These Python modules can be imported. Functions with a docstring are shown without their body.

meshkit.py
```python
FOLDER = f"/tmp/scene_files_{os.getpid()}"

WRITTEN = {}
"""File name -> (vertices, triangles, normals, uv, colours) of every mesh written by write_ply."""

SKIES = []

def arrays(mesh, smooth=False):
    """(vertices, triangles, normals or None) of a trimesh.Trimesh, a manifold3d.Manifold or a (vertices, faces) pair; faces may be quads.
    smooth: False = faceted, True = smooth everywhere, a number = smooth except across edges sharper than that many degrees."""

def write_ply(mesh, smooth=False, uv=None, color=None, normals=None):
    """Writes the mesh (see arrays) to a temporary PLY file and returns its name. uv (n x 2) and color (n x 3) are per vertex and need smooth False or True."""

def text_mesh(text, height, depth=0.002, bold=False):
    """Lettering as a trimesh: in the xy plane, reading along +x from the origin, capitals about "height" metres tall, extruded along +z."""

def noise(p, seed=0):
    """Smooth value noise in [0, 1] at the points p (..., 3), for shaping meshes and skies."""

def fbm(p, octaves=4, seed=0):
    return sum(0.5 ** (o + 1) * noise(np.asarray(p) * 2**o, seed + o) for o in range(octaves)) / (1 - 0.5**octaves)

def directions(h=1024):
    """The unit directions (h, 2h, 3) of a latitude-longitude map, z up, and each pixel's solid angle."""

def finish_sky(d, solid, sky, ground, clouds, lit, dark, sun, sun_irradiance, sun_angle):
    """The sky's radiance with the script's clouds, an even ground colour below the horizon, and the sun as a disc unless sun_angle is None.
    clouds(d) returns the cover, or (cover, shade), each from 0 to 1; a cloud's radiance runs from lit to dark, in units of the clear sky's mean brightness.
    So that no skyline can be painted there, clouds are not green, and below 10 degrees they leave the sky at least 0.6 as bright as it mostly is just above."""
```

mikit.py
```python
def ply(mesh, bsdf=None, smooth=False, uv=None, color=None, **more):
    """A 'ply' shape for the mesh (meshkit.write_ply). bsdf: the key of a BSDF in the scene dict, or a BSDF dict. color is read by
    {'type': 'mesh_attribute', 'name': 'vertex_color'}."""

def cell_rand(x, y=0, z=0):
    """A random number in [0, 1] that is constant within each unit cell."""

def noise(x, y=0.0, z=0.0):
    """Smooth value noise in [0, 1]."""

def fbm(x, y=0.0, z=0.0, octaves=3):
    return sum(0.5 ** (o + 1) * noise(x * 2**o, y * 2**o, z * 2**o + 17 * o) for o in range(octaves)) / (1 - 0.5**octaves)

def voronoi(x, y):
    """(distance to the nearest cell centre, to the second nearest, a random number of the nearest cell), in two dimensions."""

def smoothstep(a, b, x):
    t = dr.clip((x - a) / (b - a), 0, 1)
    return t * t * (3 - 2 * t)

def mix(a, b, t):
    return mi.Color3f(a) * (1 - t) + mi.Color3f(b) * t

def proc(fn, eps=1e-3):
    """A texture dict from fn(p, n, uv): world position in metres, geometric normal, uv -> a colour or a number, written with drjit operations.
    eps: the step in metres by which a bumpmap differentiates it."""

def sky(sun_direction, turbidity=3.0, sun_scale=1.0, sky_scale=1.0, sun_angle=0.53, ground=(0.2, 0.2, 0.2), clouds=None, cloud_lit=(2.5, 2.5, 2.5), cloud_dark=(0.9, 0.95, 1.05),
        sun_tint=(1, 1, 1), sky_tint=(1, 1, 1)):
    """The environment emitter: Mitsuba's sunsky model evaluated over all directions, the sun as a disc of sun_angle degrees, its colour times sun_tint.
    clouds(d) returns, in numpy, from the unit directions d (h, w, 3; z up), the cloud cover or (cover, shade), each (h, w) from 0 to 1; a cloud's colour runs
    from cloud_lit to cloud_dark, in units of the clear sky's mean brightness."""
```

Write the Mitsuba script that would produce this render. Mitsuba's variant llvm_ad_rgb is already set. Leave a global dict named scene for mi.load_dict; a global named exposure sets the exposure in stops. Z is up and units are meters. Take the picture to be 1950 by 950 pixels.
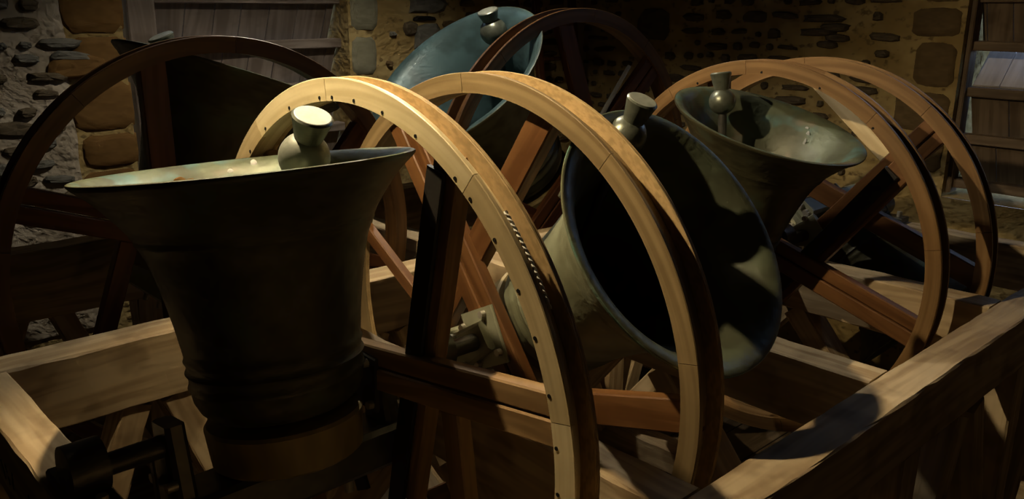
import math, random
import numpy as np, trimesh, mitsuba as mi, drjit as dr
import mikit, meshkit
from mikit import proc, noise, fbm, smoothstep, mix, cell_rand

T = mi.ScalarTransform4f
scene, labels = {"type": "scene"}, {}
# ---------------------------------------------------------------- camera, sky, lamps, exposure
# x runs along the bell axles (right and away), y across the frame (left and away), z up; the frame tops lie at z = 1.2
Z0 = 2.2
CAM = np.array([0.0, 0.0, Z0])
YAW, PITCH, ROLL, FPX = math.radians(46.6332631), math.radians(-15.8295397), math.radians(0.36904818), 1646.735
f_ = np.array([math.cos(YAW) * math.cos(PITCH), math.sin(YAW) * math.cos(PITCH), math.sin(PITCH)])
r_ = np.cross(f_, [0, 0, 1]); r_ /= np.linalg.norm(r_)
u_ = np.cross(r_, f_)
r_, u_ = math.cos(ROLL) * r_ + math.sin(ROLL) * u_, -math.sin(ROLL) * r_ + math.cos(ROLL) * u_
M = np.eye(4); M[:3, 0], M[:3, 1], M[:3, 2], M[:3, 3] = -r_, u_, f_, CAM
scene["camera"] = {"type": "perspective", "fov": math.degrees(2 * math.atan(975 / FPX)), "fov_axis": "x", "near_clip": 0.05, "far_clip": 100.0,
                   "to_world": T(M.tolist())}
exposure = 3.1
scene["sky"] = mikit.sky([0.3, 0.5, 0.8], turbidity=4.0, sun_scale=0.0, sky_scale=1.6, ground=(0.25, 0.25, 0.25))
WARM, WHITE = (1.0, 0.79, 0.48), (1.0, 0.90, 0.72)
LAMPS = [  # place, bulb radius, radiance scale, colour, way the shade faces, label
    ((0.80, 2.00, 0.72 + Z0), 0.02, 1125.0, WARM, (0.42, -0.56, -0.71), "warm bulb in an added tilted metal shade over the front left bell"),
    ((2.35, 2.95, 1.00 + Z0), 0.02, 630.0, WHITE, (0.0, 0.0, -1.0), "white bulb under an added flat metal shade over the back row of bells"),
]

# ---------------------------------------------------------------- materials
def twosided(d): return {"type": "twosided", "bsdf": d}
def mat(name, fn, rough=0.6, spec=0.3, metal=0.0, bump=None, bscale=0.002, **kw):
    d = {"type": "principled", "base_color": fn if isinstance(fn, dict) else ({"type": "rgb", "value": list(fn)} if isinstance(fn, (tuple, list)) else proc(fn)),
         "roughness": rough, "specular": spec, "metallic": metal, **kw}
    if bump is not None:
        d = {"type": "bumpmap", "arbitrary": proc(bump, eps=0.002), "scale": bscale, "bsdf": d}
    scene[name] = twosided(d)

def wood(c1, c2, fx=2.5, fy=70.0, blotch=0.35, dark=(0.5, 0.45, 0.4), stain=0.0):
    def fn(p, n, uv):
        g = fbm(uv.x * fx, uv.y * fy + 3.0 * noise(uv.x * 1.7, uv.y * 4.0), 1.0, octaves=3)
        b = fbm(p.x * 4, p.y * 4, p.z * 4, octaves=3)
        c = mix(c1, c2, smoothstep(0.25, 0.75, g))
        c = c * (1.0 + blotch * (b - 0.5) * 2.0)
        if stain > 0:
            s = smoothstep(0.52, 0.72, fbm(p.x * 7 + 9, p.y * 7, p.z * 7, octaves=4))
            c = c * (1.0 - s * stain * (1.0 - mi.Color3f(dark)))
        return c
    return fn
mat("wheel_wood", wood((0.54, 0.43, 0.23), (0.66, 0.55, 0.33), 2.0, 60, 0.2), 0.42, 0.35)
mat("wheel_wood_dull", wood((0.40, 0.30, 0.15), (0.50, 0.39, 0.21), 2.0, 60, 0.25), 0.45, 0.35)
mat("ply_wood", wood((0.32, 0.215, 0.09), (0.42, 0.285, 0.13), 60.0, 130.0, 0.2), 0.6, 0.25)
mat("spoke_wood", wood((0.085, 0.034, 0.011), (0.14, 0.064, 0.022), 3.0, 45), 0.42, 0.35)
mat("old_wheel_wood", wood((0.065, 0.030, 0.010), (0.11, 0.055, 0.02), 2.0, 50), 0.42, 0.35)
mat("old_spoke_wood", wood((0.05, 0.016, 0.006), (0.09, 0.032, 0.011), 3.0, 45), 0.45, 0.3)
mat("oak", wood((0.34, 0.24, 0.13), (0.49, 0.38, 0.23), 3.0, 45, 0.35, (0.45, 0.4, 0.36), 0.6), 0.6, 0.25,
    bump=lambda p, n, uv: fbm(uv.x * 9, uv.y * 120, 2.0, octaves=3), bscale=0.0016)
mat("brown_oak", wood((0.11, 0.075, 0.045), (0.18, 0.13, 0.085), 3.0, 40, 0.4, (0.5, 0.45, 0.4), 0.5), 0.7, 0.2)
mat("daylit_oak", wood((0.46, 0.42, 0.40), (0.58, 0.54, 0.52), 3.0, 40), 0.6, 0.2)  # oak paled to carry the daylight falling on one louvre set
mat("pale_wood", wood((0.50, 0.38, 0.20), (0.62, 0.50, 0.30), 3.0, 45), 0.5, 0.3)  # spoke wood paled: lamp light on the legs put into the colour
mat("grey_oak", wood((0.15, 0.117, 0.093), (0.22, 0.182, 0.152), 3.0, 40, 0.4, (0.5, 0.45, 0.4), 0.5), 0.7, 0.2)

def bronze(p, n, uv):
    a = fbm(p.x * 9, p.y * 9, p.z * 9, octaves=4)
    s = fbm(uv.x * 7.0, uv.y * 40.0, 3.0, octaves=3)
    out = mix((0.028, 0.025, 0.011), (0.055, 0.05, 0.023), smoothstep(0.3, 0.7, 0.6 * a + 0.4 * s))
    out = mix(out, (0.05, 0.08, 0.052), 0.6 * smoothstep(0.56, 0.75, a))
    inn = mix((0.060, 0.062, 0.036), (0.10, 0.115, 0.07), smoothstep(0.35, 0.65, a))
    inn = mix(inn, (0.075, 0.135, 0.12), smoothstep(0.52, 0.76, fbm(p.x * 14 + 5, p.y * 14, p.z * 14, octaves=3)))
    inn = mix(inn, (0.16, 0.11, 0.08), 0.5 * smoothstep(0.60, 0.74, fbm(p.x * 11, p.y * 11 + 7, p.z * 11, octaves=3)))
    return dr.select(uv.y < 1.0, out, inn)
def bronze_teal_lit(p, n, uv):
    a = fbm(p.x * 9, p.y * 9, p.z * 9, octaves=4)
    out = mix((0.045, 0.042, 0.022), (0.08, 0.085, 0.05), smoothstep(0.3, 0.7, a))
    inn = mix((0.034, 0.060, 0.062), (0.058, 0.105, 0.112), smoothstep(0.35, 0.65, a))  # verdigris, with the blue of window daylight put into the colour
    return dr.select(uv.y < 1.0, out, inn)
def bronze_pale(p, n, uv):
    a = fbm(p.x * 9, p.y * 9, p.z * 9, octaves=4)
    out = mix((0.13, 0.13, 0.075), (0.22, 0.23, 0.15), smoothstep(0.3, 0.7, a))
    out = mix(out, (0.11, 0.20, 0.145), smoothstep(0.93, 0.97, uv.y) * smoothstep(0.4, 0.6, a))
    inn = mix((0.060, 0.062, 0.036), (0.10, 0.115, 0.07), smoothstep(0.35, 0.65, a))
    return dr.select(uv.y < 1.0, out, inn)
mat("bronze_pale", bronze_pale, 0.45, 0.5, 0.2, bump=lambda p, n, uv: fbm(p.x * 60, p.y * 60, p.z * 60, octaves=3), bscale=0.002)
mat("bronze_teal_lit", bronze_teal_lit, 0.45, 0.5, 0.2, bump=lambda p, n, uv: fbm(p.x * 60, p.y * 60, p.z * 60, octaves=3), bscale=0.002)
mat("bronze", bronze, 0.48, 0.5, 0.25, bump=lambda p, n, uv: fbm(p.x * 60, p.y * 60, p.z * 60, octaves=3), bscale=0.002)
def iron(p, n, uv):
    return mix((0.05, 0.05, 0.045), (0.13, 0.12, 0.10), fbm(p.x * 25, p.y * 25, p.z * 25, octaves=3))
mat("iron", iron, 0.38, 0.5, 0.6)
def casting(p, n, uv):
    return mix((0.22, 0.22, 0.14), (0.36, 0.36, 0.26), fbm(p.x * 18, p.y * 18, p.z * 18, octaves=3))
mat("iron_dark", (0.016, 0.014, 0.012), 0.5, 0.3, 0.0)
mat("casting", casting, 0.45, 0.5, 0.2)
mat("crown", lambda p, n, uv: mix((0.16, 0.12, 0.05), (0.34, 0.26, 0.12), fbm(uv.x * 30, uv.y * 6, p.z * 3, octaves=3)), 0.5, 0.4, 0.2)
mat("clapper_iron", lambda p, n, uv: mix((0.17, 0.18, 0.14), (0.36, 0.37, 0.31), fbm(p.x * 45, p.y * 45, p.z * 45, octaves=4)), 0.40, 0.6, 0.3)
mat("pale_steel", lambda p, n, uv: mix((0.50, 0.51, 0.46), (0.68, 0.69, 0.64), fbm(p.x * 60, p.y * 60, p.z * 60, octaves=3)), 0.45, 0.5, 0.2)  # worn steel, paled to carry lamp light on the clapper tip
mat("flight_iron", lambda p, n, uv: mix((0.08, 0.09, 0.065), (0.20, 0.21, 0.16), fbm(p.x * 45, p.y * 45, p.z * 45, octaves=4)), 0.36, 0.6, 0.6)
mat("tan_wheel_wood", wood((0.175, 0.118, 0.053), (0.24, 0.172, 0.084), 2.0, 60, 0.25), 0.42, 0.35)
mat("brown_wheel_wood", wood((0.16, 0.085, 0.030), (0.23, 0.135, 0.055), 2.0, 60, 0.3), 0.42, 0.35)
mat("brown_spoke_wood", wood((0.22, 0.13, 0.056), (0.33, 0.21, 0.095), 3.0, 45), 0.42, 0.3)
mat("dark_hole", (0.01, 0.009, 0.008), 0.8, 0.1)
mat("rope_fibre", (0.7, 0.66, 0.58), 0.8, 0.1)
mat("brass_bolt", (0.45, 0.42, 0.35), 0.35, 0.5, 0.5)
mat("white_paint", (0.75, 0.74, 0.70), 0.6, 0.3)

def mortar(c1, c2, c3):
    def fn(p, n, uv):
        a = fbm(p.x * 6, p.y * 6, p.z * 6, octaves=4)
        b = fbm(p.x * 30, p.y * 30, p.z * 30, octaves=3)
        c = mix(c1, c2, smoothstep(0.3, 0.7, a))
        return mix(c, c3, smoothstep(0.6, 0.8, b))
    return fn
bumpf = lambda p, n, uv: fbm(p.x * 35, p.y * 35, p.z * 35, octaves=4)
mat("ochre_mortar", mortar((0.28, 0.195, 0.075), (0.38, 0.285, 0.125), (0.16, 0.108, 0.044)), 0.9, 0.1, bump=bumpf, bscale=0.03)
mat("lime_mortar", mortar((0.27, 0.225, 0.165), (0.38, 0.33, 0.255), (0.16, 0.125, 0.08)), 0.9, 0.1, bump=bumpf, bscale=0.03)
def stone(c1, c2):
    return lambda p, n, uv: mix(c1, c2, fbm(p.x * 22, p.y * 22, p.z * 40, octaves=4))
mat("slate", stone((0.045, 0.035, 0.022), (0.13, 0.10, 0.06)), 0.8, 0.2, bump=bumpf, bscale=0.01)
mat("brown_stone", stone((0.07, 0.046, 0.02), (0.15, 0.10, 0.045)), 0.85, 0.2, bump=bumpf, bscale=0.01)
mat("grey_stone", stone((0.07, 0.07, 0.06), (0.18, 0.17, 0.14)), 0.8, 0.2, bump=bumpf, bscale=0.01)
mat("orange_stone", stone((0.10, 0.05, 0.015), (0.17, 0.095, 0.03)), 0.85, 0.15, bump=bumpf, bscale=0.008)
mat("green_stone", stone((0.14, 0.13, 0.08), (0.24, 0.23, 0.16)), 0.85, 0.15, bump=bumpf, bscale=0.008)
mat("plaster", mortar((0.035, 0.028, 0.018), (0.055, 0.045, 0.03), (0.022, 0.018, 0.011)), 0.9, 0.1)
mat("floor_wood", wood((0.06, 0.042, 0.024), (0.11, 0.08, 0.048), 3.0, 30, 0.4, (0.4, 0.36, 0.3), 0.6), 0.75, 0.2)
mat("grey_paint", (0.30, 0.31, 0.30), 0.6, 0.3)
mat("black_paint", (0.02, 0.018, 0.015), 0.7, 0.2)

# ---------------------------------------------------------------- mesh helpers
used = {}
def key(name):
    k = name if name not in used else f"{name}_{used[name]:03d}"
    used[name] = used.get(name, 0) + 1
    return k
def put(name, shape, parent=None, **lab):
    k = key((parent + "__" if parent else "") + name)
    scene[k] = shape
    if lab: labels[k] = lab
    return k
def thing(name, label, category, group=None):
    k = key(name)
    labels[k] = {"label": label, "category": category}
    if group: labels[k]["group"] = group
    return k
def structure(name, shape, parent=None):
    k = put(name, shape, parent)
    if parent is None: labels[k] = {"kind": "structure"}
    return k

def raw(v, f, n, uv, bsdf):
    path = meshkit.write_ply((np.asarray(v, float), np.asarray(f, int)), False, uv=np.asarray(uv), normals=np.asarray(n))
    return {"type": "ply", "filename": path, "face_normals": False, "bsdf": {"type": "ref", "id": bsdf}}

class Frame3:
    """an affine map local -> world; keeps windings right under mirrors"""
    def __init__(s, A, o): s.A, s.o = np.asarray(A, float), np.asarray(o, float)
    def mesh(s, v, f, n=None):
        f = np.asarray(f)
        if np.linalg.det(s.A) < 0: f = f[:, ::-1]
        return np.asarray(v) @ s.A.T + s.o, f, (None if n is None else np.asarray(n) @ s.A.T)
WORLD = Frame3(np.eye(3), (0, 0, 0))

def lathe(profile, bsdf, fr=WORLD, axis="a", phi0=0.0, phi1=360.0, N=96, closed=True, sharp=35.0, vmap=None, du=1.0, ripple=None):
    """profile: (height, radius) points, turned about the local axis: 'a' = local z, 'x' = local x (angle from local z towards local y)."""
    P = np.asarray(profile, float); m = len(P)
    E = [(i, (i + 1) % m) for i in range(m if closed else m - 1)]
    d = np.array([P[b] - P[a] for a, b in E]); L = np.maximum(np.hypot(d[:, 0], d[:, 1]), 1e-9)
    en = np.stack([-d[:, 1] / L, d[:, 0] / L], 1)     # outward (height, radius) for profiles walked so that radius side is left
    area = 0.5 * np.sum(P[:, 0] * np.roll(P[:, 1], -1) - np.roll(P[:, 0], -1) * P[:, 1])
    if closed and area > 0: en = -en
    ph = np.radians(np.linspace(phi0, phi1, max(2, int(round(N * abs(phi1 - phi0) / 360)) + 1)))
    V, F, NN, UV = [], [], [], []
    s = 0.0; base = 0
    def ring(h, r):
        c, sn = np.cos(ph), np.sin(ph)
        rr = r * np.ones_like(ph)
        return np.stack([np.full_like(ph, h), rr * sn, rr * c], 1) if axis == "x" else np.stack([rr * c, rr * sn, np.full_like(ph, h)], 1)
    def rn(nh, nr):
        c, sn = np.cos(ph), np.sin(ph)
        return np.stack([np.full_like(ph, nh), nr * sn, nr * c], 1) if axis == "x" else np.stack([nr * c, nr * sn, np.full_like(ph, nh)], 1)
    for i, (a, b) in enumerate(E):
        nn = []
        for end, j in ((a, i - 1), (b, i + 1)):
            n0 = en[i]
            if 0 <= j < len(E) or closed:
                o = en[j % len(E)]
                if np.dot(o, n0) > math.cos(math.radians(sharp)): n0 = n0 + o
            nn.append(n0 / np.linalg.norm(n0))
        rm = 0.5 * (P[a, 1] + P[b, 1])
        for q, (end, n0) in enumerate(((a, nn[0]), (b, nn[1]))):
            V.append(ring(*P[end])); NN.append(rn(*n0))
            vv = s + (L[i] if q else 0)
            if vmap is not None: vv = vmap[end] if q == 0 else vmap[a] + (vmap[b] - vmap[a] if b > a else 1e-3)
            UV.append(np.stack([ph * (rm if vmap is None else 1.0) * du, np.full_like(ph, vv)], 1))
        k = len(ph); q = np.arange(k - 1)
        F.append(np.vstack([np.stack([base + q, base + k + q, base + k + q + 1], 1), np.stack([base + q, base + k + q + 1, base + q + 1], 1)]))
        base += 2 * k; s += L[i]
    if closed and abs(phi1 - phi0) < 359.9:
        from shapely.geometry import Polygon
        v2, f2 = trimesh.creation.triangulate_polygon(Polygon(P), engine="earcut")
        for ang, sg in ((ph[0], -1), (ph[-1], 1)):
            c, sn = math.cos(ang), math.sin(ang)
            pts = np.stack([v2[:, 0], v2[:, 1] * sn, v2[:, 1] * c], 1) if axis == "x" else np.stack([v2[:, 1] * c, v2[:, 1] * sn, v2[:, 0]], 1)
            nv = np.array([0, c, -sn]) * sg if axis == "x" else np.array([-sn, c, 0]) * sg
            V.append(pts); NN.append(np.tile(nv, (len(pts), 1))); UV.append(v2 * 1.0); F.append(np.asarray(f2) + base); base += len(pts)
    v, f, n, uv = np.vstack(V), np.vstack(F), np.vstack(NN), np.vstack(UV)
    fn_ = np.cross(v[f[:, 1]] - v[f[:, 0]], v[f[:, 2]] - v[f[:, 0]])
    flip = (fn_ * n[f].mean(1)).sum(1) < 0
    f[flip] = f[flip][:, ::-1]
    v, f, n = fr.mesh(v, f, n)
    return raw(v, f, n, uv, bsdf)

def board(p0, p1, up, w, h, bsdf, fr=WORLD, cham=0.006, nseg=1, wob=0.0, seed=0, taper=None):
    """a chamfered timber from p0 to p1 (local points); w across, h along 'up'."""
    p0, p1, up = (np.asarray(x, float) for x in (p0, p1, up))
    d = p1 - p0; L = np.linalg.norm(d); d /= L
    up = up - d * (up @ d); up /= np.linalg.norm(up); side = np.cross(up, d)
    rng = np.random.default_rng(seed)
    c = min(cham, 0.3 * w, 0.3 * h)
    def sec(w, h): return np.array([(-w/2+c, -h/2), (w/2-c, -h/2), (w/2, -h/2+c), (w/2, h/2-c), (w/2-c, h/2), (-w/2+c, h/2), (-w/2, h/2-c), (-w/2, -h/2+c)])
    R = []
    for k in range(nseg + 1):
        t = k / nseg
        ww, hh = (w, h) if taper is None else (w + (taper[0] - w) * t, h + (taper[1] - h) * t)
        S = sec(ww, hh)
        if wob: S = S + rng.normal(0, wob, S.shape)
        e = 0.0
        R.append(p0 + d * (L * t) + S[:, :1] * side + S[:, 1:] * up)
    R = np.array(R)
    V, F, UV = [], [], []; base = 0; u0 = rng.uniform(0, 20)
    S = sec(w, h); vv = np.concatenate([[0], np.cumsum(np.linalg.norm(np.diff(np.vstack([S, S[:1]]), axis=0), axis=1))]) + rng.uniform(0, 20)
    for j in range(8):
        a, b = j, (j + 1) % 8
        V.append(np.stack([R[:, a], R[:, b]], 1).reshape(-1, 3))
        uu = u0 + np.linspace(0, L, nseg + 1)
        UV.append(np.stack([np.stack([uu, np.full_like(uu, vv[j])], 1), np.stack([uu, np.full_like(uu, vv[j + 1])], 1)], 1).reshape(-1, 2))
        q = np.arange(nseg) * 2
        F.append(np.vstack([np.stack([base + q, base + q + 1, base + q + 3], 1), np.stack([base + q, base + q + 3, base + q + 2], 1)])); base += 2 * (nseg + 1)
    for end, rev in ((0, 1), (nseg, 0)):
        V.append(R[end]); UV.append(S * 3 + u0)
        q = np.arange(1, 7); t = np.stack([np.zeros(6, int), q, q + 1], 1) + base
        F.append(t[:, ::-1] if rev else t); base += 8
    v, f, uv = np.vstack(V), np.vstack(F), np.vstack(UV)
    n = np.cross(v[f[:, 1]] - v[f[:, 0]], v[f[:, 2]] - v[f[:, 0]])
    mid = v.mean(0); 
    if ((v[f].mean(1) - mid) * n).sum() < 0: f = f[:, ::-1]
    v, f, _ = fr.mesh(v, f)
    return mikit.ply((v, f), bsdf, uv=uv)

def rod(p0, p1, r0, r1, bsdf, fr=WORLD, N=20):
    p0, p1 = np.asarray(p0, float), np.asarray(p1, float)
    d = p1 - p0; L = np.linalg.norm(d); d /= L
    a = np.cross(d, [0.31, 0.7, 0.2]); a /= np.linalg.norm(a); b = np.cross(d, a)
    loc = Frame3(np.stack([a, b, d], 1), p0)
    fr2 = Frame3(fr.A @ loc.A, fr.A @ loc.o + fr.o)
    return lathe([(0, 1e-4), (0, r0), (L, r1), (L, 1e-4)], bsdf, fr2, N=N, closed=False)

def merge(shapes_verts, bsdf, smooth=30):
    return mikit.ply(trimesh.util.concatenate(shapes_verts), bsdf, smooth=smooth)

# ---------------------------------------------------------------- floor, ceiling, walls
XW, YW = 5.0, 4.5                       # inner faces of the right and the left wall
X0, Y0, ZF, ZC = -1.3, -1.5, 0.0, 4.1
def quad_box(x0, y0, z0, x1, y1, z1):
    b = trimesh.creation.box([x1 - x0, y1 - y0, z1 - z0]); b.apply_translation([(x0 + x1) / 2, (y0 + y1) / 2, (z0 + z1) / 2]); return b
fl = structure("floor", mikit.ply(quad_box(X0, Y0, -0.1, XW + .1, YW + .1, -0.03), "floor_wood", uv=np.zeros((8, 2))))
rng = random.Random(4)
yy = Y0
while yy < YW:
    w = rng.uniform(0.17, 0.23)
    put("floorboard", board((X0, yy + w / 2, -0.015), (XW, yy + w / 2, -0.015), (0, 0, 1), w - 0.006, 0.03, "floor_wood", cham=0.003, seed=int(yy * 100) + 900), fl)
    yy += w
ce = structure("ceiling", mikit.ply(quad_box(X0, Y0, ZC, XW + .1, YW + .1, ZC + 0.1), "plaster"))

def wall_sheet(name, axis, plane, lo, hi, opening, bsdf, seed, depth=0.5, amp=0.022):
    """a rough wall face at axis = plane, spanning lo..hi along the other level axis, with an opening (a0, a1, z0, z1) and its reveals."""
    xs = sorted(set(np.round(np.concatenate([np.arange(lo, hi, 0.05), [hi], opening[:2] if opening else []]), 4)))
    zs = sorted(set(np.round(np.concatenate([np.arange(ZF, ZC, 0.05), [ZC], opening[2:] if opening else []]), 4)))
    g = np.array([[(x, z) for x in xs] for z in zs])
    dsp = amp * (meshkit.fbm(np.dstack([g[..., 0] * 7, g[..., 1] * 7, np.full(g.shape[:2], seed * 3.3)]), 3, seed) - 0.3)
    if opening:
        on = ((np.abs(g[..., 0] - opening[0]) < 1e-3) | (np.abs(g[..., 0] - opening[1]) < 1e-3)) & (g[..., 1] > opening[2] - 1e-3) & (g[..., 1] < opening[3] + 1e-3)
        dsp[on] = 0
    other = g[..., 0]
    depthc = plane - np.sign(plane) * dsp
    v = np.stack([depthc, other, g[..., 1]], -1) if axis == 0 else np.stack([other, depthc, g[..., 1]], -1)
    nx, nz = len(xs), len(zs); idx = np.arange(nx * nz).reshape(nz, nx); F = []
    for j in range(nz - 1):
        for i in range(nx - 1):
            if opening and opening[0] - 1e-3 <= xs[i] and xs[i + 1] <= opening[1] + 1e-3 and opening[2] - 1e-3 <= zs[j] and zs[j + 1] <= opening[3] + 1e-3: continue
            F.append((idx[j, i], idx[j, i + 1], idx[j + 1, i + 1], idx[j + 1, i]))
    v = v.reshape(-1, 3); F = np.array(F); tri = np.vstack([F[:, [0, 1, 2]], F[:, [0, 2, 3]]])
    meshes = [trimesh.Trimesh(v, tri, process=False)]
    if opening:
        a0, a1, z0, z1 = opening; s = np.sign(plane)
        back = plane + s * depth
        def P(d, o, z): return (d, o, z) if axis == 0 else (o, d, z)
        for q in ([P(plane, a0, z0), P(back, a0, z0), P(back, a0, z1), P(plane, a0, z1)], [P(plane, a1, z0), P(back, a1, z0), P(back, a1, z1), P(plane, a1, z1)],
                  [P(plane, a0, z0), P(back, a0, z0), P(back, a1, z0), P(plane, a1, z0)], [P(plane, a0, z1), P(back, a0, z1), P(back, a1, z1), P(plane, a1, z1)]):
            meshes.append(trimesh.Trimesh(np.array(q, float), [[0, 1, 2], [0, 2, 3]], process=False))
    return structure(name, mikit.ply(trimesh.util.concatenate(meshes), bsdf, smooth=40))
WIN1 = (1.61, 2.91, Z0 - 1.05, Z0 + 1.2)     # x0, x1, z0, z1 in the left wall
WIN2 = (0.45, 1.80, Z0 - 1.02, Z0 + 1.2)     # y0, y1, z0, z1 in the right wall
wl = wall_sheet("wall_left", 1, YW, X0, XW, WIN1, "ochre_mortar", 1)
wr = wall_sheet("wall_right", 0, XW, Y0, YW, WIN2, "ochre_mortar", 2)
wall_sheet("wall_back", 1, Y0, X0, XW, None, "plaster", 3)
wall_sheet("wall_front", 0, X0, Y0, YW, None, "plaster", 4)

# rubble stones: a few shapes, each stone an entry of its own
def stone_shape(seed):
    r = np.random.default_rng(seed); k = 11
    a = np.sort(np.linspace(0, 2 * np.pi, k, endpoint=False) + r.uniform(-0.2, 0.2, k))
    sq = 1 / np.maximum(np.abs(np.cos(a)), np.abs(np.sin(a))) ** 0.75
    rad = 0.5 * sq * r.uniform(0.82, 1.0, k)
    rim = np.stack([rad * np.cos(a), rad * np.sin(a), np.full(k, -1.0)], 1)
    mid = np.stack([rad * np.cos(a) * 0.97, rad * np.sin(a) * 0.95, r.uniform(0.2, 0.6, k)], 1)
    top = np.stack([rad * np.cos(a) * 0.72, rad * np.sin(a) * 0.66, r.uniform(0.6, 1.0, k)], 1)
    v = np.vstack([rim, mid, top, [[0, 0, 0.9]]]); F = []
    for i in range(k):
        j = (i + 1) % k
        for b in (0, k): F += [(b + i, b + j, b + k + j), (b + i, b + k + j, b + k + i)]
        F.append((2 * k + i, 2 * k + j, 3 * k))
    return trimesh.Trimesh(v, F, process=False)
SHAPES = [stone_shape(s) for s in range(8)]
STONE_PLY = {}
def wall_stone(parent, axis, plane, o, z, w, h, proud, bsdf, k, rot=0.0):
    c = (bsdf, k % 8)
    if c not in STONE_PLY: STONE_PLY[c] = mikit.ply(SHAPES[k % 8], bsdf, smooth=25)
    A = np.eye(4)
    cr, sr = math.cos(rot), math.sin(rot)
    e1 = np.array([0, -1, 0]) if axis == 0 else np.array([1, 0, 0])
    e2 = np.array([0, 0, 1]); nrm = np.array([-1, 0, 0]) if axis == 0 else np.array([0, -1, 0])
    A[:3, 0] = (e1 * cr + e2 * sr) * w; A[:3, 1] = (e2 * cr - e1 * sr) * h; A[:3, 2] = nrm * proud
    A[:3, 3] = (plane, o, z) if axis == 0 else (o, plane, z)
    put("stone", {**STONE_PLY[c], "to_world": T(A.tolist())}, parent)
def rubble(parent, axis, plane, o0, o1, z0, z1, seed, keep, avoid=(), mats=("slate",), wmin=0.05, wmax=0.26, rowh=0.075):
    r = random.Random(seed); z = z0; k = 0
    while z < z1:
        rh = rowh * r.uniform(0.75, 1.3); o = o0 + r.uniform(0, 0.1)
        while o < o1:
            w = wmin + (wmax - wmin) * r.random() ** 1.8
            if r.random() < keep:
                h = min(rh * r.uniform(0.45, 0.95), w * 0.9)
                zz = z + rh / 2 + r.uniform(-0.012, 0.012)
                if not any(a0 - w / 2 < o + w / 2 < a1 + w / 2 and b0 - h / 2 < zz < b1 + h / 2 for a0, a1, b0, b1 in avoid):
                    wall_stone(parent, axis, plane, o + w / 2, zz, w, h, r.uniform(0.022, 0.038), r.choice(mats), k + seed, r.uniform(-0.08, 0.08)); k += 1
            o += w + r.uniform(0.015, 0.075)
        z += rh + 0.012
    return k
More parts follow.
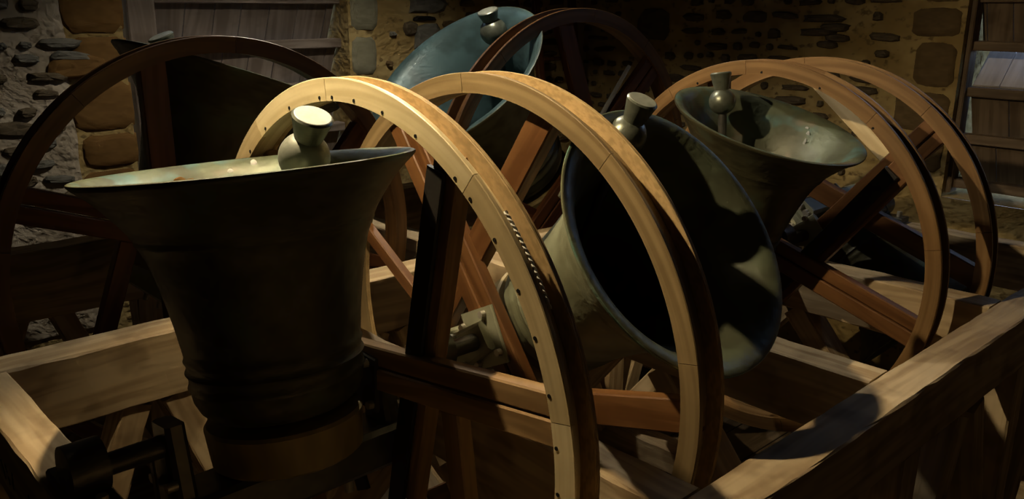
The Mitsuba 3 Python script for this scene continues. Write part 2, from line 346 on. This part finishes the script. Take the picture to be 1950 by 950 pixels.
def quoin(parent, axis, plane, o0, o1, z0, z1, bsdf, seed, proud=0.02):
    c, d = ((plane + 0.1 - proud, plane + 0.1) if False else (plane - proud, plane + 0.14))
    a = (c, (o0 + o1) / 2, 0) if axis == 0 else ((o0 + o1) / 2, c, 0)
    ctr = np.array([(c + d) / 2, (o0 + o1) / 2, (z0 + z1) / 2]) if axis == 0 else np.array([(o0 + o1) / 2, (c + d) / 2, (z0 + z1) / 2])
    half = np.array([(d - c) / 2, (o1 - o0) / 2, (z1 - z0) / 2]) if axis == 0 else np.array([(o1 - o0) / 2, (d - c) / 2, (z1 - z0) / 2])
    r = np.random.default_rng(seed)
    b = trimesh.creation.icosphere(subdivisions=2)
    v = b.vertices; p = 9.0
    v = np.sign(v) * np.abs(v) / (np.abs(v) ** p).sum(1, keepdims=True) ** (1 / p)
    v = v * half + ctr + 0.012 * (meshkit.fbm(v * 2.2 + seed, 2, seed)[:, None] - 0.5)
    put("quoin", mikit.ply(trimesh.Trimesh(v, b.faces, process=False), bsdf, smooth=50), parent)
ZR = Z0
# left wall: pale patch with grey rubble left of the window, ochre to its right
pale = [];
gx = np.linspace(0.55, 1.36, 34); gz = np.linspace(ZR - 1.6, ZR + 0.5, 60)
G = np.array([[(x, z) for x in gx] for z in gz])
edge = np.minimum(1, np.minimum((G[..., 0].max() - G[..., 0]) / 0.05, 1))
dd = 0.016 + 0.02 * meshkit.fbm(np.dstack([G[..., 0] * 9, G[..., 1] * 9, G[..., 0] * 0 + 2.0]), 3, 5) - 0.04 * (1 - edge)
ii = np.arange(34 * 60).reshape(60, 34)
q4 = np.stack([ii[:-1, :-1], ii[:-1, 1:], ii[1:, 1:], ii[1:, :-1]], -1).reshape(-1, 4)
put("render_coat", mikit.ply((np.stack([G[..., 0], YW - dd, G[..., 1]], -1).reshape(-1, 3), q4), "lime_mortar", smooth=True), wl)
rubble(wl, 1, YW - 0.028, 0.6, 1.26, ZR - 1.3, ZR + 0.2, 11, 0.9, mats=("grey_stone", "slate", "grey_stone"), wmin=0.05, wmax=0.22, rowh=0.07)
wall_stone(wl, 1, YW - 0.03, 1.37, ZR - 0.30, 0.30, 0.13, 0.02, "orange_stone", 3, 0.05)
for i, (z0, z1) in enumerate(((-0.15, 0.14), (-0.36, -0.16), (-0.62, -0.37), (-0.80, -0.63), (-1.05, -0.81), (-1.3, -1.06), (0.15, 0.4))):
    quoin(wl, 1, YW, 1.32 + 0.03 * (i % 2), 1.625, ZR + z0, ZR + z1, "orange_stone", 40 + i)
for i, (z0, z1, x1) in enumerate(((-0.16, 0.10, 3.12), (-0.42, -0.19, 3.10), (-0.70, -0.44, 3.18), (-0.98, -0.72, 3.08))):
    quoin(wl, 1, YW, 2.92, x1, ZR + z0, ZR + z1, "green_stone", 60 + i)
AV = [(3.28, 3.72, ZR - 0.32, ZR + 0.1)]
rubble(wl, 1, YW, 3.15, 4.95, ZR - 1.0, ZR + 0.2, 21, 0.75, AV, mats=("slate", "brown_stone", "grey_stone"))
for o, z, w, h, b in ((3.50, 0.0, 0.34, 0.13, "grey_stone"), (3.50, -0.20, 0.26, 0.17, "grey_stone"), (3.36, -0.15, 0.12, 0.10, "slate"), (3.68, -0.13, 0.14, 0.06, "brown_stone"),
                      (3.66, -0.20, 0.16, 0.05, "slate"), (3.55, -0.305, 0.2, 0.05, "brown_stone"), (3.47, -0.09, 0.2, 0.035, "dark_hole")):  # last entry: black blob painted in for a shaded cavity
    wall_stone(wl, 1, YW, o, ZR + z, w, h, 0.03, b, int(o * 100))
# right wall
AV2 = [(3.68, 4.05, ZR - 0.27, ZR + 0.02), (1.8, 2.12, ZR - 2, ZR + 1), (2.35, 2.62, ZR - 0.26, ZR - 0.02)]
n2 = rubble(wr, 0, XW, 2.05, 4.45, ZR - 1.0, ZR + 0.2, 33, 0.85, AV2, mats=("slate", "slate", "slate"), wmin=0.04, wmax=0.24, rowh=0.07)
wall_stone(wr, 0, XW, 3.86, ZR - 0.135, 0.31, 0.24, 0.035, "slate", 5)  # dark stone standing in for a shaded opening in the wall
for o, z, w, h in ((2.60, -0.07, 0.3, 0.05), (2.52, -0.12, 0.2, 0.06), (2.63, -0.15, 0.26, 0.05), (2.50, -0.18, 0.16, 0.05), (2.56, -0.22, 0.14, 0.05)):
    wall_stone(wr, 0, XW, o, ZR + z, w, h, 0.035, "slate", int(-z * 1000))
for i, (z0, z1, y1) in enumerate(((-0.16, 0.0, 2.08), (-0.43, -0.18, 2.04), (-0.68, -0.45, 2.12), (-0.90, -0.70, 2.05), (0.02, 0.25, 2.05))):
    quoin(wr, 0, XW, 1.82, y1, ZR + z0, ZR + z1, "brown_stone", 80 + i)

# louvred windows
def louvre_window(n, axis, plane, a0, a1, zs, post, lit, seed, oak):
    """boards sloping down and outwards between rails; every board set is planks of its own."""
    w = structure(f"window_{n}", board(*(((plane + 0.10, post[0], ZR - 1.0), (plane + 0.10, post[0], ZR + 1.19)) if axis == 0 else ((post[0], plane + 0.10, ZR - 1.0), (post[0], plane + 0.10, ZR + 1.19))),
                                        (1, 0, 0) if axis == 0 else (0, 1, 0), post[1], 0.1, oak, seed=seed))
    r = random.Random(seed)
    def P(d, o, z): return (plane + d, o, z) if axis == 0 else (o, plane + d, z)
    for k, z in enumerate(zs):
        put("rail", board(P(0.13, a0 - 0.02, z), P(0.13, a1 + 0.02, z), (0, 0, 1), 0.09, 0.05, oak, cham=0.004, nseg=6, wob=0.001, seed=seed * 7 + k), w)
        o = a0
        while o < a1 - 0.02:
            pw = min(r.uniform(0.13, 0.20), a1 - o)
            dz = r.uniform(-0.004, 0.004)
            tp, bt, m = ((0.13, 0.245), (0.24, 0.012), oak) if k not in lit else ((0.34, 0.20), (0.155, 0.026), "daylit_oak")  # lit sets: paler wood for daylight, planks tilted back to catch the sky
            up = (1, 0, 0.2) if axis == 0 else (0, 1, 0.2)
            put("plank", board(P(tp[0], o + pw / 2, z + tp[1] + dz), P(bt[0], o + pw / 2, z + bt[1] + dz), up, pw - 0.003, 0.022, m, cham=0.003, seed=seed * 31 + k * 9 + int(o * 50)), w)
            o += pw
    return w
louvre_window(1, 1, YW, 1.82, 2.90, [ZR + z for z in (-0.98, -0.73, -0.48, -0.23, 0.02, 0.27, 0.52)], (1.73, 0.14), (), 3, "grey_oak")
louvre_window(2, 0, XW, 0.5, 1.78, [ZR + z for z in (-0.95, -0.70, -0.445, -0.20, 0.05, 0.30)], (1.79, 0.03), (2,), 8, "brown_oak")

# ---------------------------------------------------------------- the timber bell frame
BX = [(0.40, 0.51), (1.315, 1.434), (2.235, 2.355), (3.15, 3.27), (4.09, 4.20)]       # cross beams
BY = [(0.80, 0.92), (2.60, 2.73), (3.87, 4.0)]                                      # long beams
frame = thing("bell_cage", "heavy oak timber frame of beams and braces that carries all the bells", "frame")
def beam(name, p0, p1, w, h, seed, up=(0, 0, 1), bsdf="oak", wob=0.0012): return put(name, board(p0, p1, up, w, h, bsdf, cham=0.005, nseg=max(2, int(np.linalg.norm(np.subtract(p1, p0)) / 0.07)), wob=wob, seed=seed), frame)
ZT = 1.2
for i, ((y0, y1), h) in enumerate(zip(BY, (0.195, 0.22, 0.30))):
    beam("long_beam", (0.40 if i else 0.40, (y0 + y1) / 2, ZT - h / 2), (4.30, (y0 + y1) / 2, ZT - h / 2), y1 - y0, h, 100 + i)
for i, (x0, x1) in enumerate(BX):
    beam("cross_beam", ((x0 + x1) / 2, 0.923, ZT - 0.1), ((x0 + x1) / 2, 2.597, ZT - 0.1), x1 - x0, 0.2, 120 + i)
    if i in (0, 2, 4): beam("cross_beam", ((x0 + x1) / 2, 2.733, ZT - 0.11), ((x0 + x1) / 2, 3.867, ZT - 0.11), x1 - x0, 0.2, 130 + i)
    for j, (y0, y1) in enumerate(BY):
        h = (0.195, 0.22, 0.30)[j]
        beam("post", ((x0 + x1) / 2, (y0 + y1) / 2, 0.12), ((x0 + x1) / 2, (y0 + y1) / 2, ZT - h - 0.002), 0.115, 0.115, 150 + i * 3 + j, up=(1, 0, 0))
    # braces within the cross truss
    beam("brace", ((x0 + x1) / 2, 0.95, 0.16), ((x0 + x1) / 2, 1.65, ZT - 0.2), 0.09, 0.12, 180 + i, up=(1, 0, 0))
    beam("brace", ((x0 + x1) / 2, 2.57, 0.16), ((x0 + x1) / 2, 1.89, ZT - 0.2), 0.09, 0.12, 190 + i, up=(1, 0, 0))
    beam("sill", ((x0 + x1) / 2, 0.80, 0.06), ((x0 + x1) / 2, 4.0, 0.06), 0.13, 0.12, 200 + i)
for j, (y0, y1) in enumerate(BY):
    for i in range(4):
        xa, xb = BX[i][1] + 0.01, BX[i + 1][0] - 0.01; xm = (xa + xb) / 2
        beam("brace", (xa, (y0 + y1) / 2, 0.10), (xm - 0.06, (y0 + y1) / 2, ZT - 0.22), 0.09, 0.11, 220 + j * 8 + i, up=(0, 1, 0))
        beam("brace", (xb, (y0 + y1) / 2, 0.10), (xm + 0.06, (y0 + y1) / 2, ZT - 0.22), 0.09, 0.11, 224 + j * 8 + i, up=(0, 1, 0))

# ---------------------------------------------------------------- bells with headstock, wheel, clapper
def local_frame(axis, pos, hub, t):
    """local (x along the axle, l lateral, a up the bell's axis) -> world"""
    t = math.radians(t)
    e2 = np.array([math.cos(t), -math.sin(t)]); ea = np.array([math.sin(t), math.cos(t)])
    if axis == "x": A = np.array([[1, 0, 0], [0, e2[0], ea[0]], [0, e2[1], ea[1]]]); o = (pos, hub[0], hub[1] + Z0)
    else: A = np.array([[0, e2[0], ea[0]], [1, 0, 0], [0, e2[1], ea[1]]]); o = (hub[0], pos, hub[1] + Z0)
    return Frame3(A, o)

def bell_profile(d, r):
    """closed (height, radius) walk of outside then inside, for lip height d and lip radius r; heights from the axle."""
    s = r / 0.385
    zt = lambda a: d - (0.585 - a) * s
    out = [(0.005, 0.001), (0.005, 0.12), (0.012, 0.168), (0.030, 0.188), (0.055, 0.199), (0.08, 0.202), (0.088, 0.207), (0.096, 0.203), (0.115, 0.203), (0.124, 0.209), (0.132, 0.204),
           (0.144, 0.204), (0.153, 0.209), (0.161, 0.205), (0.19, 0.209), (0.24, 0.216), (0.30, 0.227), (0.36, 0.240), (0.40, 0.252), (0.43, 0.265), (0.437, 0.271), (0.445, 0.271), (0.452, 0.276), (0.46, 0.279), (0.48, 0.293), (0.50, 0.308), (0.52, 0.324), (0.54, 0.341), (0.558, 0.360), (0.572, 0.377), (0.580, 0.384), (0.585, 0.384)]
    inn = [(0.587, 0.379), (0.584, 0.362), (0.576, 0.345), (0.558, 0.326), (0.53, 0.307), (0.50, 0.283), (0.46, 0.258), (0.40, 0.232), (0.30, 0.208), (0.20, 0.195), (0.10, 0.185), (0.06, 0.178), (0.045, 0.15), (0.035, 0.001)]
    P = [(zt(a), q * s) for a, q in out + inn]
    v = list(np.linspace(0, 0.999, len(out))) + list(np.linspace(1.001, 2, len(inn)))
    return P, v, s
def bell_body(fr, d, r, parent, m="bronze"):
    P, v, s = bell_profile(d, r)
    return put("bell_body", lathe(P, m, fr, N=128, closed=False, sharp=60, vmap=v), parent)

def ring_profile(x0, x1, r0, r1, c=0.002): return [(x0, r0), (x0, r1 - c), (x0 + c, r1), (x1 - c, r1), (x1, r1 - c), (x1, r0)]
JOINTS = [5.6, -37.7, -78.0, -120, -162, -204, -246, -290, -325, -354.4]
def wheel(fr, xw, R, width, parent, fine, tone, t, joints=JOINTS, bolts=(), legs=0.365, leg_sides=(-1, 1), plate=False, low=False, leg_wood=None, hub_="casting", side=1):
    """rim of two shrouds with a sole between, the near one of felloes; spokes. Local x = xw is the outer face of the near shroud, the far one at xw + side * width."""
    s = R / 0.77
    X = lambda q: xw + side * q
    w = put("wheel", lathe(ring_profile(*sorted((X(0.014), X(width - 0.016))), R - 0.056 * s, R - 0.040 * s, 0.001), tone[1], fr, axis="x", N=160), parent)
    for k in range(len(joints) - 1):
        a, b = joints[k] - t - 0.06, joints[k + 1] - t + 0.06
        put("felloe", lathe(ring_profile(*sorted((X(0), X(0.0135))), R - 0.056 * s, R), tone[0][k % len(tone[0])], fr, axis="x", phi0=a, phi1=b, N=180), w)
    for q in range(2):
        put("shroud", lathe(ring_profile(*sorted((X(width - 0.0155 + 0.008 * q), X(width - 0.0155 + 0.0075 + 0.008 * q))), R - 0.056 * s, R - 0.0015 * q, 0.0015), tone[2], fr, axis="x", N=180), w)
    for ph in bolts:
        ph = math.radians(ph - t); 
        c = np.array([0, math.sin(ph), math.cos(ph)]); rr = R - 0.0475 * s
        put("bolt", rod((X(-0.0015), *(c[1:] * rr)), (X(0.004), *(c[1:] * rr)), 0.0045, 0.0045, "dark_hole", fr, 8), w)
    if plate is not None:
        pl = put("hub_plate", board((X(0.010), -0.085 * s, 0.0), (X(0.010), 0.085 * s, 0.03), (0, 0, 1), 0.012, 0.15 * s, hub_, fr, cham=0.004), w)
        for l in (-0.06, 0.06):
            for a in (-0.05, 0.06): put("nut", rod((X(0.006), l * s, a * s), (X(-0.010), l * s, a * s), 0.013, 0.011, "brass_bolt", fr, 6), w)
    # spokes: two boards across, two struts past the lip, two legs on the other side
    xm = X(0.034); up = (1, 0, 0); ri = R - 0.05 * s
    def sp(p, q, wd, th=0.04, b=tone[3], x=xm): put("spoke", board((x, *p), (x, *q), up, wd, th, b, fr, cham=0.004, nseg=4, seed=int(abs(p[0] * 999)) + int(100 * R)), w)
    hh = lambda a: math.sqrt(ri * ri - a * a)
    sp((-hh(.075), 0.077 * s), (hh(.075), 0.077 * s), 0.052 * s)
    sp((-hh(.02), 0.018 * s), (hh(.02), 0.018 * s), 0.058 * s, x=X(0.030))
    for g in (-1, 1):
        sp((g * 0.10 * s, -0.30 * s), (g * 0.425 * s, hh(0.425 * s) + 0.0), 0.088 * s, th=0.045, x=X(0.062))
        if plate:   # iron strap along the face of the strut
            put("strap", board((X(0.030), g * 0.075 * s, -0.33 * s), (X(0.030), g * 0.395 * s, 0.545 * s), up, 0.062 * s, 0.012, "iron_dark", fr, cham=0.005), w)
    for g in leg_sides:
        sp((g * legs * s, -0.012 * s), (g * legs * s, -hh(legs * s)), 0.062 * s, b=leg_wood or tone[3])
    if low:
        for g in (-1, 1): sp((g * 0.08 * s, -0.215 * s), (g * 0.585 * s, -hh(0.585 * s)), 0.048 * s, th=0.03, x=X(0.06))
    return w

def headstock(fr, xa, xb, parent, s, mat_="casting", e0=0.0):
    """cranked iron headstock: yoke behind the crown, two arms back to the gudgeons, plates and nuts."""
    y0, y1 = xa * 0 - 0.27 * s, 0.27 * s
    h = put("headstock", board((y0 - 0.02, 0, -0.20 * s + e0), (y1 + 0.02, 0, -0.20 * s + e0), (0, 0, 1), 0.16 * s, 0.105 * s, mat_, fr, cham=0.012), parent)
    for g in (-1, 1):
        x = g * 0.275 * s
        put("arm", board((x, 0, -0.25 * s + e0), (x, 0, 0.05), (1, 0, 0), 0.13 * s, 0.045, mat_, fr, cham=0.01, taper=(0.09, 0.045)), h)
        put("rib", board((x + g * 0.03, 0, -0.23 * s + e0), (x + g * 0.03, 0, 0.02), (1, 0, 0), 0.025, 0.04, mat_, fr, cham=0.004), h)
        end = xa if g < 0 else xb
        put("gudgeon", rod((x, 0, 0), (end, 0, 0), 0.026, 0.024, "iron", fr), h)
        for l in (-0.045, 0.045):
            for a in (-0.22 * s + e0, -0.18 * s + e0, -0.08 * s):
                put("nut", rod((x + g * 0.018, l, a), (x + g * 0.042, l, a), 0.012, 0.012, "brass_bolt", fr, 6), h)
    for l in (-0.05, 0.05):
        for x in (-0.12 * s, 0.0, 0.12 * s):
            put("nut", rod((x, l, -0.25 * s + e0), (x, l, -0.285 * s + e0), 0.014, 0.012, "brass_bolt", fr, 6), h)
    put("crown_ring", lathe([(-0.145 * s + e0, 0.001), (-0.145 * s + e0, 0.172 * s), (-0.138 * s + e0, 0.180 * s), (-0.05 * s + e0, 0.188 * s), (-0.042 * s + e0, 0.182 * s), (-0.035 * s + e0, 0.12 * s), (-0.035 * s + e0, 0.001)], "crown", fr, N=72, closed=False), parent)
    return h
def clapper(fr, ball, top, rb, rt, parent, m="flight_iron"):
    """shaft from the crown, ball and flared flight; ball and top are local (lateral, along)."""
    b, tp = np.array([0, *ball]), np.array([0, *top])
    c = put("clapper", lathe([(-rb, 1e-4)] + [(-rb * math.cos(a), rb * math.sin(a)) for a in np.linspace(0.12, math.pi - 0.12, 20)] + [(rb, 1e-4)], m,
                             Frame3(fr.A, fr.A @ b + fr.o), N=40, closed=False), parent)
    d = (tp - b) / np.linalg.norm(tp - b); L = np.linalg.norm(tp - b)
    e = np.cross(d, [1, 0, 0]); loc = Frame3(fr.A @ np.stack([np.cross(e, d), e, d], 1), fr.A @ b + fr.o)
    put("flight", lathe([(rb * 0.75, 1e-4), (rb * 0.75, rt * 0.64), (L - 0.004, rt), (L, rt - 0.004), (L - 0.001, 1e-4)], "flight_iron", loc, N=40, closed=False), c)
    put("flight_end", lathe([(L - 0.0005, 1e-4), (L - 0.0005, rt - 0.004), (L + 0.001, rt - 0.006), (L + 0.0015, 1e-4)], "pale_steel" if m == "clapper_iron" else "clapper_iron", loc, N=40, closed=False), c)  # tip paler than the flight: lamp light on its top put into colour
    put("shaft", rod((0, 0.0, 0.03), tuple(b - d * 0.5 * rb), 0.012, 0.016, "iron", fr), c)
    return c

TONE_NEW = (("wheel_wood", "wheel_wood_dull"), "wheel_wood", "ply_wood", "brown_spoke_wood")
TONE_2 = (("tan_wheel_wood",), "tan_wheel_wood", "ply_wood", "spoke_wood")
TONE_3 = (("brown_wheel_wood",), "brown_wheel_wood", "brown_wheel_wood", "spoke_wood")
TONE_4 = (("brown_wheel_wood",), "brown_wheel_wood", "brown_wheel_wood", "spoke_wood")
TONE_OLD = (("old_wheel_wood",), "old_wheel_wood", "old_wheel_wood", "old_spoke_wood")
def bell(label, axis, pos, hub, t, d, r, xw, R, width, tone, cl, gud, bolts=(), legs=0.365, side=1, hs="casting", metal="bronze", **wk):
    k = thing("church_bell", label, "bell", "church bells with rope wheels in the timber frame")
    fr = local_frame(axis, pos, hub, t); s = r / 0.385
    bell_body(fr, d, r, k, metal)
    headstock(fr, gud[0] - pos, gud[1] - pos, k, s, hs, d - 0.555 * s)
    wheel(fr, xw - pos, R, width, k, True, tone, t, bolts=bolts, legs=legs, side=side, **wk)
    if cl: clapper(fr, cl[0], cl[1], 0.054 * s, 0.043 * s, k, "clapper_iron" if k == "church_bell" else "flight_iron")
    return k, fr
B1 = [32.2, 20.2, 7.9, 3.4, -4.0, -13.0, -23.0, -34.9, -39.6, -47.7, -56.7, -64.5, -73.7, -82.2, -90.1, -99, -108, 42, 53]
HUB = (1.77, -0.94); HUB2 = -0.90
b1, f1 = bell("large mouth-up bell at the front left, inside the bolt-dotted pale wheel nearest the viewer", "x", 0.9125, HUB, 8.0, 0.585, 0.385, 1.118, 0.772, 0.075, TONE_NEW, ((-0.257, 0.60), (-0.313, 0.684)), (0.455, 1.37), B1, plate=True, hub_="iron", hs="iron")
b2, f2 = bell("bell swung over in the middle, its dark mouth gaping behind the second pale wheel", "x", 1.82, HUB, -53.5, 0.60, 0.385, 1.545, 0.764, 0.10, TONE_2, ((0.312, 0.592), (0.362, 0.690)), (1.375, 2.295), leg_sides=(-1,), low=True, metal="bronze_pale")
b3, f3 = bell("leaning mouth-up bell at the right with green lit inside, before two brown wheels", "x", 2.755, HUB, -17.4, 0.569, 0.344, 2.96, 0.745, 0.08, TONE_3, ((0.208, 0.566), (0.253, 0.66)), (2.295, 3.21), [24, 0, -20, -40], plate=True, leg_sides=(1,))
b4, f4 = bell("farthest right bell, hidden but for its pale-edged brown wheel by the right wall", "x", 3.68, (1.74, -0.94), -130, 0.55, 0.33, 3.35, 0.742, 0.07, TONE_4, None, (3.21, 4.145), legs=0.50, leg_wood="pale_wood")
b5, f5 = bell("bluish bell tilted over at the back centre behind a tall dark wheel", "y", 3.23, (3.18, HUB2), -42, 0.77, 0.475, 2.88, 0.885, 0.10, TONE_OLD, ((0.322, 0.749), (0.358, 0.849)), (2.665, 3.935), metal="bronze_teal_lit")
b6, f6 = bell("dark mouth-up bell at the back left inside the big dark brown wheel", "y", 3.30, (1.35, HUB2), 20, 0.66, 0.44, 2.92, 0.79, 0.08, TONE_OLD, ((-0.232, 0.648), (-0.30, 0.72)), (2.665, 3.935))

# bearings on the frame tops
def bearing(x, y, axis):
    d = np.array([1, 0, 0]) if axis == "x" else np.array([0, 1, 0]); e = np.array([0, 1, 0]) if axis == "x" else np.array([1, 0, 0])
    c = np.array([x, y, ZT])
    k = put("bearing", board(c + [0, 0, 0.014] - e * 0.13, c + [0, 0, 0.014] + e * 0.13, (0, 0, 1), 0.085, 0.026, "iron", cham=0.005), frame)
    m = trimesh.creation.cylinder(radius=0.058, height=0.075, sections=28)
    R_ = trimesh.geometry.align_vectors([0, 0, 1], d); m.apply_transform(R_); m.apply_translation(c + [0, 0, 0.07])
    put("cap", mikit.ply(m, "iron", smooth=30), k)
    for g in (-1, 1):
        put("nut", rod(c + e * 0.1 * g + [0, 0, 0.026], c + e * 0.1 * g + [0, 0, 0.052], 0.014, 0.012, "brass_bolt", N=6), k)
for x in (0.455, 1.375, 2.295, 3.21, 4.145): bearing(x, 1.77, "x")
for x in (1.35, 3.18):
    for y in (2.665, 3.935): bearing(x, y, "y")

# rope round the first wheel, ladder in the corner, droppings in the first bell
def rope_arc(fr, x, R, p0, p1, r, pitch):
    n = int(abs(p1 - p0) * R * math.pi / 180 / (pitch / 10)); meshes = []
    for st in range(2):
        ph = np.radians(np.linspace(p0, p1, n)); tw = np.linspace(0, abs(p1 - p0) * R * math.pi / 180 / pitch * 2 * np.pi, n) + st * np.pi
        rad = R + 0.55 * r * np.cos(tw); xx = x + 0.55 * r * np.sin(tw)
        c = np.stack([xx, rad * np.sin(ph), rad * np.cos(ph)], 1)
        tang = np.gradient(c, axis=0); tang /= np.linalg.norm(tang, axis=1, keepdims=True)
        a = np.cross(tang, [1, 0, 0]); a /= np.linalg.norm(a, axis=1, keepdims=True); b = np.cross(tang, a); k = 7
        th = np.linspace(0, 2 * np.pi, k, endpoint=False)
        v = (c[:, None] + 0.6 * r * (np.cos(th)[None, :, None] * a[:, None] + np.sin(th)[None, :, None] * b[:, None])).reshape(-1, 3)
        q = np.arange(n - 1)[:, None] * k; j = np.arange(k)[None]; j2 = (j + 1) % k
        f = np.stack([q + j, q + k + j, q + k + j2, q + j2], -1).reshape(-1, 4)
        v, f, _ = fr.mesh(v, f)
        meshes.append(trimesh.Trimesh(v, np.vstack([f[:, [0, 1, 2]], f[:, [0, 2, 3]]]), process=False))
    return mikit.ply(trimesh.util.concatenate(meshes), "rope_fibre", smooth=True)
f1w = local_frame("x", 1.118, HUB, 0.0)
k = put("bell_rope", rope_arc(f1w, 0.0195, 0.7705, -45, -61, 0.0042, 0.026))
labels[k] = {"label": "white twisted rope showing in the groove of the nearest pale wheel", "category": "rope"}
lad = thing("ladder", "dark wooden ladder leaning in the far corner behind the back wheel", "ladder")
LB = [(4.42, 4.20, 0.0), (4.78, 4.20, 0.0)]; LT = [(4.25, 4.42, 3.4), (4.61, 4.42, 3.4)]
for p, q in zip(LB, LT): put("rail", board(p, q, (0, 1, 0), 0.06, 0.04, "old_spoke_wood", nseg=6, seed=7), lad)
for t in np.linspace(0.06, 0.95, 14):
    p, q = (np.array(LB[j]) * (1 - t) + np.array(LT[j]) * t for j in (0, 1))
    put("rung", rod(p, q, 0.014, 0.014, "old_spoke_wood", N=10), lad)
def fleck(fr, ph, a, size, parent, seed, mat_="white_paint", d=0.585, r=0.385, flat=0.25, long=1.0):
    P, v, s = bell_profile(d, r); P = np.array(P[v.index(next(x for x in v if x > 1)):])
    rr = np.interp(a, P[::-1, 0], P[::-1, 1])
    b = trimesh.creation.icosphere(subdivisions=2); vv = b.vertices * (1 + 0.5 * (meshkit.noise(b.vertices * 1.7 + seed)[:, None] - 0.5))
    c = np.array([rr * math.cos(ph), rr * math.sin(ph), a]); n = np.array([math.cos(ph), math.sin(ph), 0]); tt = np.array([-n[1], n[0], 0])
    vv = c + size * (vv[:, :1] * n * flat + vv[:, 1:2] * tt / long + vv[:, 2:] * np.array([0, 0, 1]) * long)
    v2, f2, _ = fr.mesh(vv, b.faces)
    put("dropping", mikit.ply(trimesh.Trimesh(v2, f2, process=False), mat_, smooth=True), parent)

for ph, a, sz, m, lg in ((62, 0.57, 0.011, "white_paint", 1.2), (73, 0.558, 0.007, "white_paint", 1.0), (97, 0.55, 0.014, "orange_stone", 0.8), (92, 0.545, 0.011, "orange_stone", 0.8)):
    fleck(f1, math.radians(ph), a, sz, b1, int(ph), m, long=lg)
for ph, a, sz, lg in ((-6, 0.51, 0.010, 1.3), (-9, 0.48, 0.011, 2.0), (-2, 0.525, 0.008, 1.0)):
    fleck(f3, math.radians(ph), a, sz, b3, int(a * 999), "grey_paint", d=0.569, r=0.344, long=lg, flat=0.12)
marks = [((10, 350), (60, 520)), ((72, 420), (112, 560)), ((62, 525), (92, 650)), ((130, 620), (155, 740)), ((178, 560), (198, 720)), ((192, 700), (215, 815)), ((265, 660), (300, 800)), ((292, 785), (330, 930)), ((345, 780), (378, 900)), ((425, 890), (450, 985))]
def on_x(px, x):
    d = (px[0] - 975) / FPX * r_ - (px[1] - 475) / FPX * u_ + f_
    return CAM + d * ((x - CAM[0]) / d[0])
for a, b in marks:      # black brushed strokes on the outer face of the first beam
    p, q = (on_x((c[0] * 120 / 950, 830 + c[1] * 120 / 950), 0.3995) for c in (a, b))
    put("brush_stroke", board(p, q, (1, 0, 0), 0.007, 0.0015, "black_paint", cham=0.0004), "bell_cage__cross_beam")

def on_y(px, y):
    d = (px[0] - 975) / FPX * r_ - (px[1] - 475) / FPX * u_ + f_
    return CAM + d * ((y - CAM[1]) / d[1])
p, q = on_y((1198, 126), 2.90), on_y((1128, 250), 2.90)
put("pale_rod", rod(q, p, 0.013, 0.011, "grey_paint", N=14), b5 + "__wheel")  # pale grey rod of unknown kind, grouped with the wheel
k = put("bell_rope", rod((1.575, 2.585, 1.215), (1.80, 2.585, 0.90), 0.008, 0.008, "rope_fibre", N=12))
labels[k] = {"label": "thin pale rope slanting down the inner side of the beam behind the front left bell", "category": "rope"}
p = on_x((965, 722), 1.16); put("nut", rod(p - [0, 0, 0.012], p + [0, 0, 0.006], 0.014, 0.012, "pale_steel", N=6), b1 + "__wheel")

# ---------------------------------------------------------------- lamps
for p, r, e, c, way, lab in LAMPS:
    k = thing("pendant_lamp", lab, "lamp")
    s = trimesh.creation.icosphere(subdivisions=2, radius=r); s.apply_translation(p)
    b = mikit.ply(s, "white_paint", smooth=True); b["emitter"] = {"type": "area", "radiance": {"type": "rgb", "value": [e * q for q in c]}}
    put("bulb", b, k)
    if way:
        d = np.array(way) / np.linalg.norm(way); e1 = np.cross(d, [0.1, 1, 0.2]); e1 /= np.linalg.norm(e1)
        loc = Frame3(np.stack([e1, np.cross(d, e1), d], 1), p)
        put("shade", lathe([(-0.085, 0.02), (-0.08, 0.03), (-0.02, 0.09), (0.080, 0.128), (0.080, 0.130), (-0.022, 0.093), (-0.085, 0.03)], "iron", loc, N=48), k)  # unseen shade, added and shaped to keep lamp light off the walls
        p = p + np.array([0, 0, 0.05]) - d * 0.07
        r = 0.0
    put("holder", rod((p[0], p[1], p[2] + r * 0.9), (p[0], p[1], p[2] + r + 0.06), 0.022, 0.02, "iron"), k)
    put("cord", rod((p[0], p[1], p[2] + r + 0.06), (p[0], p[1], ZC), 0.004, 0.004, "black_paint", N=8), k)
